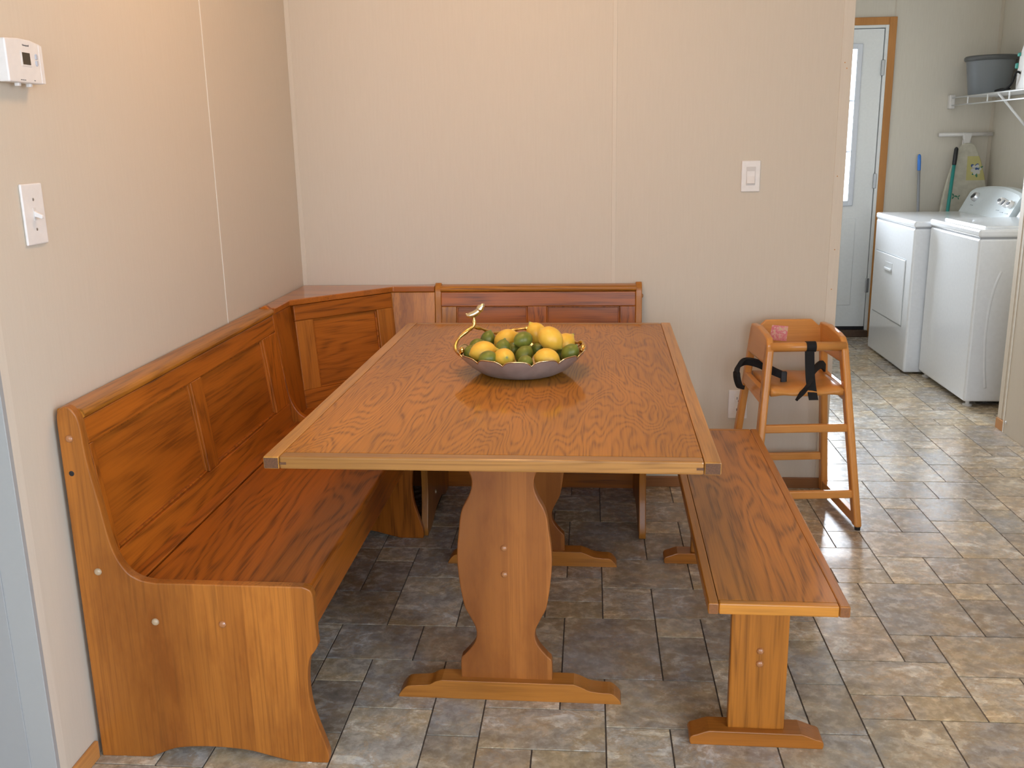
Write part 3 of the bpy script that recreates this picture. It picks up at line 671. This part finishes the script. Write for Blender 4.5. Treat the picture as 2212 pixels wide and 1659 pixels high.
# outlet behind the high chair
OU = thing('wall_outlet', 'white duplex wall outlet low on the wall behind the high chair', 'outlet', (1.716, 0, .345))
pq = box(1.678, 1.752, -.006, 0, .288, .404); bev(pq, .003, 2); new('plate', pq, WHITE, OU)
for z in (.323, .369):
    fc = new('receptacle', box(1.702, 1.730, -.0072, -.004, z-.014, z+.014, .002), WHITE, OU)
    for x in (1.711, 1.722): new('slot', box(x-.0012, x+.0012, -.0076, -.006, z-.003, z+.007), DARK, fc)
    new('ground_hole', box(1.7145, 1.7185, -.0076, -.006, z-.011, z-.007), DARK, fc)

# ================================================================== FRUIT BOWL
BC = Vector((.948, -1.155, .7508))
BO = thing('fruit_bowl', 'scalloped hammered metal bowl with brass branch handle on the table', 'bowl', tuple(BC))
hm = NT('hammered_metal'); hm.p(Metallic=.55, Roughness=.42, Base_Color=(.42, .37, .34, 1))
vo = hm.n('ShaderNodeTexVoronoi'); vo.inputs['Scale'].default_value = 60; hm.l(hm.mapco((1, 1, 1)), vo.inputs['Vector']); hm.bump(vo.outputs['Distance'], .25, .002)
hm.l(hm.ramp(hm.noise(hm.mapco((1, 1, 1)), 14, 4, .6), [(.3, (.40, .375, .37, 1)), (.7, (.58, .56, .55, 1))]), hm.b.inputs['Base Color'])
br = NT('brass'); br.p(Metallic=1, Roughness=.24, Base_Color=(.80, .50, .14, 1)); br.bump(br.noise(br.mapco((1, 1, 1)), 160, 3), .5, .002)
br.l(br.ramp(br.noise(br.mapco((1, 1, 1)), 40, 2), [(.3, (.70, .40, .10, 1)), (.7, (.88, .60, .22, 1))]), br.b.inputs['Base Color'])
gi = NT('gilt_inside'); gi.p(Metallic=1, Roughness=.22, Base_Color=(.78, .60, .34, 1)); gi.bump(gi.noise(gi.mapco((1, 1, 1)), 90, 3), .2, .001)
def bowlsurf(inner):
    q = bmesh.new(); SEG, RG = 168, 14; rows = []
    for j in range(RG+1):
        t = j/RG; row = []
        for k in range(SEG):
            a = 2*math.pi*k/SEG; sc = abs(math.sin(a*7))     # 14 petals
            petal = (1-(1-sc)**2.2)
            r = .090*min(1, t/.3) if t < .3 else .090+(.172-.090+.004*(petal-.5)*2)*((t-.3)/.7)**.92
            z = 0 if t < .3 else .062*((t-.3)/.7)**1.55
            if t > .45: z += ((t-.45)/.55)**2*(.013*petal-.011)
            off_ = .0022 if inner else 0
            row.append(q.verts.new((r*math.cos(a)*(1-.008*inner), r*math.sin(a)*(1-.008*inner), z+off_)) if r > 1e-6 else None)
        rows.append(row)
    c = q.verts.new((0, 0, .0022 if inner else 0))
    for j in range(1, RG):
        for k in range(SEG): q.faces.new((rows[j][k], rows[j][(k+1) % SEG], rows[j+1][(k+1) % SEG], rows[j+1][k]))
    for k in range(SEG): q.faces.new((c, rows[1][(k+1) % SEG], rows[1][k]))
    return q, rows[RG]
q, rim = bowlsurf(False); bmesh.ops.translate(q, vec=BC, verts=q.verts); new('shell', q, hm.m, BO, True, 'hammered grey metal outside')
q, rim = bowlsurf(True); rimp = [v.co.copy() for v in rim]; bmesh.ops.translate(q, vec=BC, verts=q.verts); new('lining', q, gi.m, BO, True, 'gilt inside')
q = tube([BC+v+Vector((0, 0, -.0006)) for v in rimp]+[BC+rimp[0]+Vector((0, 0, -.0006))], .0017, 6); new('rim', q, gi.m, BO, True)
branch = [(.792, -1.19, .818), (.779, -1.175, .806), (.768, -1.155, .812), (.766, -1.14, .824), (.776, -1.125, .842), (.797, -1.11, .858), (.811, -1.10, .868), (.813, -1.095, .880), (.812, -1.095, .893)]
bro = new('branch_handle', tube(spline(branch, 6), [.0050+.0012*math.sin(i*.5) for i in range(8*6+1)], 10), br.m, BO, True, 'brass twig handle')
arc = [(.800, -1.092, .858), (.812, -1.085, .862), (.832, -1.06, .852), (.852, -1.03, .836), (.880, -1.00, .829), (.915, -.985, .834), (.950, -.98, .838), (.985, -.985, .832), (1.02, -1.0, .828), (1.06, -1.03, .822), (1.095, -1.07, .815), (1.112, -1.10, .822), (1.116, -1.125, .815), (1.110, -1.14, .806)]
new('branch', tube(spline(arc, 6), [.0048+.0014*math.sin(i*.9) for i in range(13*6+1)], 10), br.m, bro, True)
new('bud', lathe([(0, -.008), (.005, -.006), (.0065, 0), (.005, .006), (0, .008)], 12, loc=(.789, -1.188, .820)), br.m, bro, True)
# little bird perched on the twig
BR = NT('bird_metal'); BR.p(Metallic=1, Roughness=.25, Base_Color=(.80, .70, .48, 1)); BR.bump(BR.noise(BR.mapco((1, 1, 1)), 200, 2), .4, .001)
body = [(.792, -1.097, .898), (.798, -1.097, .8975), (.806, -1.096, .8985), (.815, -1.095, .902), (.824, -1.094, .908), (.831, -1.093, .917), (.835, -1.092, .925), (.834, -1.092, .929)]
new('bird', tube(spline(body, 5), [.0040+.0052*math.sin(math.pi*min(1, (i/35)**.8))+(.0026 if 22 < i < 33 else 0) for i in range(36)], 12), BR.m, bro, True, 'small metal bird')
tube_b = tube([(.797, -1.097, .899), (.789, -1.098, .903)], [.0045, .001], 8); new('tail', tube_b, BR.m, bro, True)

def peel(name, c0, c1, c2, sc):
    t = NT(name); n = t.noise(t.mapco((1, 1, 1)), 40, 3); gx = t.n('ShaderNodeSeparateXYZ'); t.l(t.mapco((1, 1, 1)), gx.inputs[0])
    tip = t.ramp(t.math('ABSOLUTE', t.math('MULTIPLY', gx.outputs[2], sc)), [(.80, (0, 0, 0, 1)), (1, (1, 1, 1, 1))])
    t.l(t.mix(tip, t.ramp(n, [(.3, c0), (.7, c1)]), c2), t.b.inputs['Base Color']); t.p(Roughness=.38)
    t.b.inputs['Specular IOR Level'].default_value = .45; t.b.inputs['Subsurface Weight'].default_value = .08; t.b.inputs['Subsurface Radius'].default_value = (.01, .006, .002)
    vn = t.noise(t.mapco((1, 1, 1)), 380, 2); t.bump(vn, .22, .001); return t.m
LEM = peel('lemon_peel', (.84, .47, .045, 1), (.90, .56, .075, 1), (.70, .58, .10, 1), 26)
LIM = peel('lime_peel', (.135, .160, .020, 1), (.22, .230, .032, 1), (.25, .28, .07, 1), 33)
def fruit_mesh(name, R, Lh, nip, mat):
    prof = []; N = 26
    for i in range(N+1):
        a = math.pi*i/N; z = -math.cos(a); r = math.sin(a)
        e = max(0, (abs(z)-.955)/.045)**1.3
        zz = z*Lh+math.copysign(nip*(1 if z > 0 else .5)*e, z)
        prof.append((0 if i in (0, N) else r*R*(1-.10*e), zz))
    bm = lathe(prof, 28); bmesh.ops.recalc_face_normals(bm, faces=bm.faces)
    me = bpy.data.meshes.new(name); bm.to_mesh(me); bm.free(); me.materials.append(mat)
    for f in me.polygons: f.use_smooth = True
    return me
LM = fruit_mesh('lemon', .0290, .0340, .0065, LEM); GM = fruit_mesh('lime', .0215, .0255, .003, LIM)
stem = lathe([(0, 0), (.0028, .0002), (.0030, .0012), (.0012, .002), (0, .002)], 10); sme = bpy.data.meshes.new('stem_scar'); stem.to_mesh(sme); stem.free(); sme.materials.append(plain('stem', (.30, .30, .14, 1), .6))
FR = [('L', (.8489, -1.2043, .8159), (1, .15, .15), 1.06, 'lemon lying at the left of the bowl beside the brass twig'),
 ('L', (.9017, -1.0909, .8258), (1, .2, .5), 1.05, 'lemon at the back of the bowl partly behind the topmost lime'),
 ('L', (.9087, -1.2532, .8083), (.3, -1, .35), 1.0, 'lemon at the front of the bowl with its pale tip facing out'),
 ('L', (1.0219, -1.25, .8077), (1, -.25, -.2), 1.0, 'lemon at the front of the bowl under the biggest top lemon'),
 ('L', (1.0277, -1.1577, .8440), (.75, -.2, -.65), 1.07, 'large lemon on top of the fruit pile'),
 ('L', (.9872, -1.0866, .8431), (-.5, 0, .8), .98, 'lemon behind the large top lemon, upper end showing'),
 ('L', (1.0625, -1.0935, .8150), (.6, .3, .6), .98, 'lemon at the back right of the bowl, mostly hidden'),
 ('g', (.9531, -1.1547, .8398), (-.85, -.5, -.25), 1.06, 'topmost lime on the fruit pile beside the large lemon'),
 ('g', (.9586, -1.20, .8072), (.55, .2, .8), 1.08, 'lime in the middle of the bowl between the two front lemons'),
 ('g', (.8991, -1.1749, .8194), (.2, .1, 1), 1.0, 'lime just above the lemon with the pale tip'),
 ('g', (.8475, -1.071, .8239), (.3, .2, 1), .98, 'lime at the back of the bowl beside the twig handle'),
 ('g', (.868, -1.264, .812), (1, .1, .15), .98, 'lime at the bowl front rim below the left lemon'),
 ('g', (.9673, -1.284, .806), (.2, -1, .1), .92, 'low lime at the front rim between the two front lemons'),
 ('g', (1.081, -1.181, .8090), (.6, -.1, .75), 1.06, 'large lime against the right rim of the bowl'),
 ('g', (.9881, -1.127, .8065), (.5, -.6, .6), .85, 'lime tucked under the large top lemon'),
 ('g', (1.056, -1.139, .796), (.5, .2, .8), .76, 'lime wedged behind the large right rim lime'),
 ('g', (.8215, -1.1243, .8187), (.8, .2, .5), .84, 'shaded lime beside the foot of the twig handle'),
 ('g', (.809, -1.170, .8085), (.4, .2, .9), .82, 'dark lime against the left rim under the brass bud'),
 ('g', (.9239, -1.1362, .8071), (.3, .3, .9), .9, 'deep lime below the topmost lime, barely showing')]
for k, loc, d, sc, lab in FR:
    nm = 'lemon' if k == 'L' else 'lime'
    o = bpy.data.objects.new(nm, LM if k == 'L' else GM); COL.objects.link(o)
    o.location = loc; o.rotation_euler = Vector(d).to_track_quat('Z', 'Y').to_euler(); o.scale = (sc, sc, sc)
    tag(o, lab, nm, 'lemons in the bowl' if k == 'L' else 'limes in the bowl')
    s_ = bpy.data.objects.new('stem_scar', sme); COL.objects.link(s_); s_.parent = o; s_.location = (0, 0, .0399 if k == 'L' else .0279)

# ================================================================== LAUNDRY
def zoval(y, c, hw, z0, dz): t = (y-c)/hw; return z0+dz*(1-t*t)
# ---- washer
WA = thing('washing_machine', 'white top-loading washer at the near end of the laundry row', 'washing machine', (3.4, 1.58, 0))
wy0, wy1, wx0, wx1 = 1.222, 1.930, 3.05, 3.72
new('body', box(wx0, wx1, wy0, wy1, .028, .862, .012, seg=3), ENAMEL, WA)
new('top_deck', box(wx0-.004, wx1, wy0-.002, wy1+.002, .868, .905, .010, seg=3), ENAMEL, WA)
new('lid', box(wx0+.05, wx0+.44, wy0+.07, wy1-.07, .902, .916, .006, seg=3), ENAMEL, WA)
new('seam', box(wx0+.004, wx1-.004, wy0+.003, wy1-.003, .860, .870), plain('seam_grey', (.35, .36, .38, 1), .5), WA)
rib = spline([(3.17, wy0+.007, .70), (3.145, wy0+.007, .62), (3.128, wy0+.007, .50), (3.125, wy0+.007, .36), (3.135, wy0+.007, .22), (3.150, wy0+.007, .10)], 8)
new('side_rib', tube(rib, .010, 8), ENAMEL, WA, True)
cpr = [(3.50, .905), (3.57, 1.03), (3.60, 1.045), (3.66, 1.045), (3.70, .905)]
wc = new('console', prism(cpr, 1, wy0+.005, wy1-.005, .012, 3), ENAMELG, WA)
for y in (1.40, 1.55, 1.75): new('knob', lathe([(0, 0), (.024, 0), (.022, .022), (.012, .026), (0, .026)], 18, loc=(3.535, y, .972), rot=Vector((-.875, 0, .49)).to_track_quat('Z', 'Y').to_matrix()), WHITE, wc)
for x, y in ((3.085, 1.262), (3.085, 1.89), (3.68, 1.262), (3.68, 1.89)): new('levelling_foot', lathe([(0, 0), (.022, 0), (.024, .006), (.010, .010), (.008, .034), (0, .034)], 14, loc=(x, y, 0)), WHITE, WA)
# ---- dryer
DY = thing('clothes_dryer', 'white front-loading dryer with knob console beside the outside door', 'dryer', (3.32, 2.3, 0))
y0_, y1_, x0_, x1_ = 1.945, 2.700, 2.970, 3.70
new('body', box(x0_, x1_, y0_, y1_, .010, .850, .012, seg=3), ENAMEL, DY)
new('top_deck', box(x0_-.003, x1_, y0_-.001, y1_+.001, .855, .890, .010, seg=3), ENAMEL, DY)
new('seam', box(x0_+.004, x1_-.004, y0_+.003, y1_-.003, .848, .857), plain('seam_grey_b', (.35, .36, .38, 1), .5), DY)
new('door_gap', box(x0_-.0010, x0_+.004, 2.049, 2.646, .264, .661, .0005, seg=1), plain('gap_grey', (.36, .40, .43, 1), .5), DY)
dd = new('door', box(x0_-.005, x0_+.004, 2.055, 2.640, .270, .655, .004, seg=3), ENAMEL, DY)
new('handle_recess', box(x0_-.0062, x0_-.004, 2.285, 2.430, .540, .610, .001), plain('recess_white', (.66, .68, .69, 1), .4), dd)
new('handle', box(x0_-.016, x0_-.005, 2.295, 2.420, .558, .576, .005, seg=3), ENAMEL, dd)
# console: slanted front, arched top
q = bmesh.new(); rows = []; NY = 20
for i in range(NY+1):
    y = y0_+.012+(y1_-y0_-.024)*i/NY; zt = zoval(y, (y0_+y1_)/2, .37, 1.030, .030)
    if i in (0, NY): zt -= .008
    xf = lambda z: 3.470+(z-.890)*.52
    rows.append([q.verts.new(p) for p in ((3.470, y, .888), (xf(zt-.012), y, zt-.012), (xf(zt)+.008, y, zt), (xf(zt)+.07, y, zt-.004), (3.64, y, .888))])
for a, b in zip(rows, rows[1:]):
    for k in range(5): q.faces.new((a[k], a[(k+1) % 5], b[(k+1) % 5], b[k]))
q.faces.new(rows[0]); q.faces.new(rows[-1][::-1])
co = new('console', q, ENAMELG, DY)
nrm = Vector((-.887, 0, .461)); R3 = nrm.to_track_quat('Z', 'Y').to_matrix()
CH = plain('knob_chrome', (.75, .76, .78, 1), .2, .6)
for y, z, r, tw in ((2.545, .985, .030, .5), (2.145, .980, .023, 0), (2.080, .972, .023, 1.0), (2.010, .970, .023, .1)):
    P = Vector((3.470+(z-.890)*.52, y, z))
    kb = new('knob', lathe([(0, 0), (r, 0), (r*.98, .010), (r*.86, .022), (0, .024)], 22, loc=P, rot=R3), WHITE if r < .03 else CH, co)
    t1 = R3 @ Vector((math.cos(tw), math.sin(tw), 0)); t2 = R3 @ Vector((-math.sin(tw), math.cos(tw), 0)); c_ = P+nrm*.0246
    q = bmesh.new(); vs_ = []
    for dz in (0, .0016):
        vs_.append([q.verts.new(c_+nrm*dz+t1*r*.80*math.cos(a)+t2*r*.42*math.sin(a)) for a in [2*math.pi*i/14 for i in range(14)]])
    q.faces.new(vs_[0][::-1]); q.faces.new(vs_[1])
    for i in range(14): q.faces.new((vs_[0][i], vs_[0][(i+1) % 14], vs_[1][(i+1) % 14], vs_[1][i]))
    new('knob_grip', q, DARK, kb)
    new('caption_bar', box(P.x-.028, P.x-.024, y-.018, y+.018, z-.048, z-.045), plain('caption_grey', (.42, .47, .50, 1), .5), co)
# ---- wire shelf
WS = thing('wire_shelf', 'white wire shelf on the laundry wall above the dryer', 'shelf', (3.65, 2.3, 1.55))
SX, SZ = 3.50, 1.598
WP = plain('white_wire', (.82, .83, .84, 1), .3)
ya, yb_ = 1.05, 3.075
new('front_rail', tube([(SX, ya, SZ), (SX, yb_, SZ)], .0042, 8), WP, WS, True); new('front_rail', tube([(SX, ya, SZ-.048), (SX, yb_, SZ-.048)], .0042, 8), WP, WS, True)
new('back_rail', tube([(3.782, ya, SZ), (3.782, yb_, SZ)], .0035, 8), WP, WS, True)
y = ya
wme = None
while y < yb_-.01:
    if wme is None: 
        o = new('cross_wire', tube([(SX, y, SZ+.003), (3.786, y, SZ+.003)], .0018, 5), WP, WS); wme = o
    else:
        c = wme.copy(); COL.objects.link(c); c.location = (0, y-ya, 0)
    y += .0254
y = yb_-.29
while y > ya:
    o = new('spacer', tube([(SX, y, SZ), (SX, y, SZ-.048)], .0042, 6), WP, WS); y -= .31
new('wall_bracket', box(SX-.016, SX+.018, yb_-.022, 3.096, SZ-.068, SZ+.020, .004), WHITE, WS)
for yy in (2.32, 1.35):
    new('brace', tube([(SX, yy, SZ-.004), (3.785, yy, SZ-.32)], .0075, 8), WP, WS, True)
# ---- bucket on the shelf
BU = thing('bucket', 'dark grey plastic bucket standing on the wire shelf', 'bucket', (3.640, 2.845, 1.603))
c_ = (3.640, 2.845, 1.603)
new('pail', lathe([(0, 0), (.108, 0), (.116, .008), (.141, .20), (.145, .225), (.141, .225), (.137, .20), (.112, .010), (0, .008)], 40, loc=c_), GREYP, BU, True)
new('rim', lathe([(.140, .205), (.150, .207), (.152, .230), (.146, .236), (.140, .232)], 40, loc=c_), plain('grey_rim', (.10, .105, .105, 1), .45), BU, True)
new('pour_spout', prism([(3.520, 2.925), (3.545, 2.952), (3.515, 2.957)], 2, 1.818, 1.838, .003), GREYP, BU)
# ---- steam iron standing on its heel on the shelf
IR = thing('steam_iron', 'white and teal steam iron with black cord on the wire shelf', 'iron', (3.60, 2.185, 1.603))
ix, iy, iz = 3.60, 2.185, 1.603
q = bmesh.new(); rows = []
for i in range(15):
    t = i/14; z = iz+.005+t*.245; hw_ = .058*math.sqrt(max(0, 1-t**2.2))+.002; dp = .050*(1-.55*t)
    rows.append([q.verts.new((ix-.030+dpx, iy+sy_, z)) for sy_, dpx in ((-hw_, 0), (-hw_*.92, dp*.75), (-hw_*.4, dp), (hw_*.4, dp), (hw_*.92, dp*.75), (hw_, 0))])
for a, b in zip(rows, rows[1:]):
    for k in range(6): q.faces.new((a[k], a[(k+1) % 6], b[(k+1) % 6], b[k]))
q.faces.new(rows[0]); q.faces.new(rows[-1][::-1]); new('body', q, WHITE, IR, True)
TEAL = plain('teal_plastic', (.05, .36, .30, 1), .35)
new('soleplate', prism([(iy-.060, iz+.004), (iy+.060, iz+.004), (iy+.060, iz+.10), (iy+.045, iz+.19), (iy, iz+.258), (iy-.045, iz+.19), (iy-.060, iz+.10)], 0, ix-.040, ix-.030, .004), WHITE, IR)
new('handle', tube(spline([(ix+.015, iy, iz+.030), (ix+.065, iy, iz+.035), (ix+.078, iy, iz+.09), (ix+.070, iy, iz+.15), (ix+.030, iy, iz+.18), (ix+.01, iy, iz+.18)], 6), .014, 10), WHITE, IR, True)
new('steam_button', box(ix-.050, ix-.020, iy+.050, iy+.076, iz+.120, iz+.150, .005), TEAL, IR)
new('accent', box(ix-.050, ix-.020, iy+.028, iy+.058, iz+.185, iz+.205, .005), TEAL, IR)
new('cord', tube(spline([(ix+.02, iy, iz+.02), (ix-.050, iy+.02, iz+.10), (ix-.062, iy+.06, iz+.04), (ix-.075, iy+.12, iz+.010), (ix-.078, iy+.21, iz+.009), (ix-.070, iy+.26, iz+.009), (ix-.060, iy+.20, iz+.015), (ix-.055, iy+.10, iz+.012)], 6), .0060, 8), BLACKW, IR, True)
# ---- ironing board leaning behind the dryer
IB = thing('ironing_board', 'ironing board with flowered cream cover leaning behind the dryer', 'ironing board', (3.61, 3.0, 0))
t = NT('board_cover'); sx = t.n('ShaderNodeSeparateXYZ'); tc = t.mapco((1, 1, 1)); t.l(tc, sx.inputs[0])
fold = t.noise(tc, 30, 3); base = t.ramp(fold, [(.3, (.50, .47, .38, 1)), (.7, (.60, .57, .47, 1))])
def band(sock, a, b): return t.math('MULTIPLY', t.math('GREATER_THAN', sock, a), t.math('LESS_THAN', sock, b))
patch = t.math('MULTIPLY', band(sx.outputs[0], .0, .2), band(sx.outputs[2], 1.07, 1.225))
patch2 = t.math('MULTIPLY', band(sx.outputs[0], .04, .2), band(sx.outputs[2], .70, .88))
c = t.mix(t.math('MULTIPLY', t.math('ADD', patch, patch2), .75), base, (.56, .50, .14, 1)); t.l(c, t.b.inputs['Base Color']); t.p(Roughness=.9)
CREAM = t.m
ol = []
for i in range(25):
    a = math.pi*i/24
    ol.append((math.cos(a)*.055, 1.265+math.sin(a)*.045))
right = [(.055, 1.265), (.085, 1.20), (.115, 1.10), (.140, .98), (.155, .86), (.160, .70), (.160, .10), (.13, .03)]
outline = right[::-1][:-1]+ol+[(-x, z) for x, z in right[1:]]
LEAN = .10
def tilt(q, y0=3.015):
    for v in q.verts: v.co = Vector((v.co.x+3.612, y0+v.co.y-LEAN*(1.3-v.co.z)*.6, v.co.z))
    return q
bd = new('board', tilt(prism(outline, 1, -.012, .012, .006, 3)), CREAM, IB)
new('foot_bar', tilt(tube([(-.180, .035, 1.365), (.162, .035, 1.365)], .013, 12)), WHITE, IB, True)
new('foot_stem', tilt(prism([(-.030, 1.375), (.034, 1.375), (.018, 1.30), (-.016, 1.30)], 1, .020, .045, .006)), WHITE, IB)
for s in (-1, 1): new('leg', tilt(tube([(s*.02, .03, 1.33), (s*.05, .03, .35)], .008, 8)), WHITE, IB, True)
# printed flower motifs as thin appliques on the cover
def petals(name, cx_, cz_, r, n_, mat, a0=0, k=.42):
    q = bmesh.new()
    for i in range(n_):
        a = a0+2*math.pi*i/n_; cx2, cz2 = cx_+math.cos(a)*r*.55, cz_+math.sin(a)*r*.55
        vs_ = [q.verts.new((cx2+math.cos(a)*r*.5*math.cos(b)-math.sin(a)*r*k*.6*math.sin(b), -.0128-.0002*i, cz2+math.sin(a)*r*.5*math.cos(b)+math.cos(a)*r*k*.6*math.sin(b))) for b in [2*math.pi*j/10 for j in range(10)]]
        q.faces.new(vs_)
    return new(name, tilt(q), mat, bd)
BLUE = plain('print_blue', (.06, .11, .30, 1), .9); GREEN = plain('print_green', (.07, .22, .14, 1), .9); WHT = plain('print_white', (.62, .62, .58, 1), .9)
petals('print_ground', .058, 1.138, .034, 6, WHT, .2, .6); 
petals('printed_flower', .050, 1.150, .032, 4, BLUE, .9, .55); petals('printed_flower', .058, 1.115, .026, 4, GREEN, .3); petals('printed_leaf', .082, 1.150, .020, 2, GREEN, .4)
petals('printed_leaf', -.072, .968, .020, 3, GREEN, 0); petals('printed_leaf', -.045, .962, .016, 3, GREEN, .8)
# ---- two long handles standing behind the dryer
def stick(name, label, cat, top_, bot_, r, cmain, cgrip, gl_, head):
    T = thing(name, label, cat, (bot_[0], bot_[1], 0)); a, b = Vector(bot_), Vector(top_); L = (b-a).length; g = a+(b-a)*(1-gl_/L)
    new('handle', tube([a, g], r, 12), cmain, T, True)
    d = (b-g)
    new('grip', tube([g-d*.02, g+d*.02, g+d*.5, g+d*.9, b], [r*1.02, r*1.18, r*1.22, r*1.12, r*.5], 12), cgrip, T, True)
    new('head', head, plain(name+'_head', (.25, .30, .32, 1), .8, grain=.3), T)
stick('mop', 'grey mop handle with blue grip standing behind the dryer', 'mop', (3.322, 3.065, 1.242), (3.345, 2.93, .06), .0095, plain('grey_handle', (.33, .34, .37, 1), .35), plain('blue_grip', (.06, .25, .80, 1), .4), .105, box(3.25, 3.44, 2.88, 2.97, 0, .07, .02))
stick('broom', 'teal broom handle with black grip leaning beside the ironing board', 'broom', (3.530, 2.985, 1.285), (3.395, 2.78, .08), .0115, plain('teal_handle', (.035, .30, .27, 1), .35), DARK, .115, box(3.30, 3.48, 2.735, 2.825, 0, .10, .02))
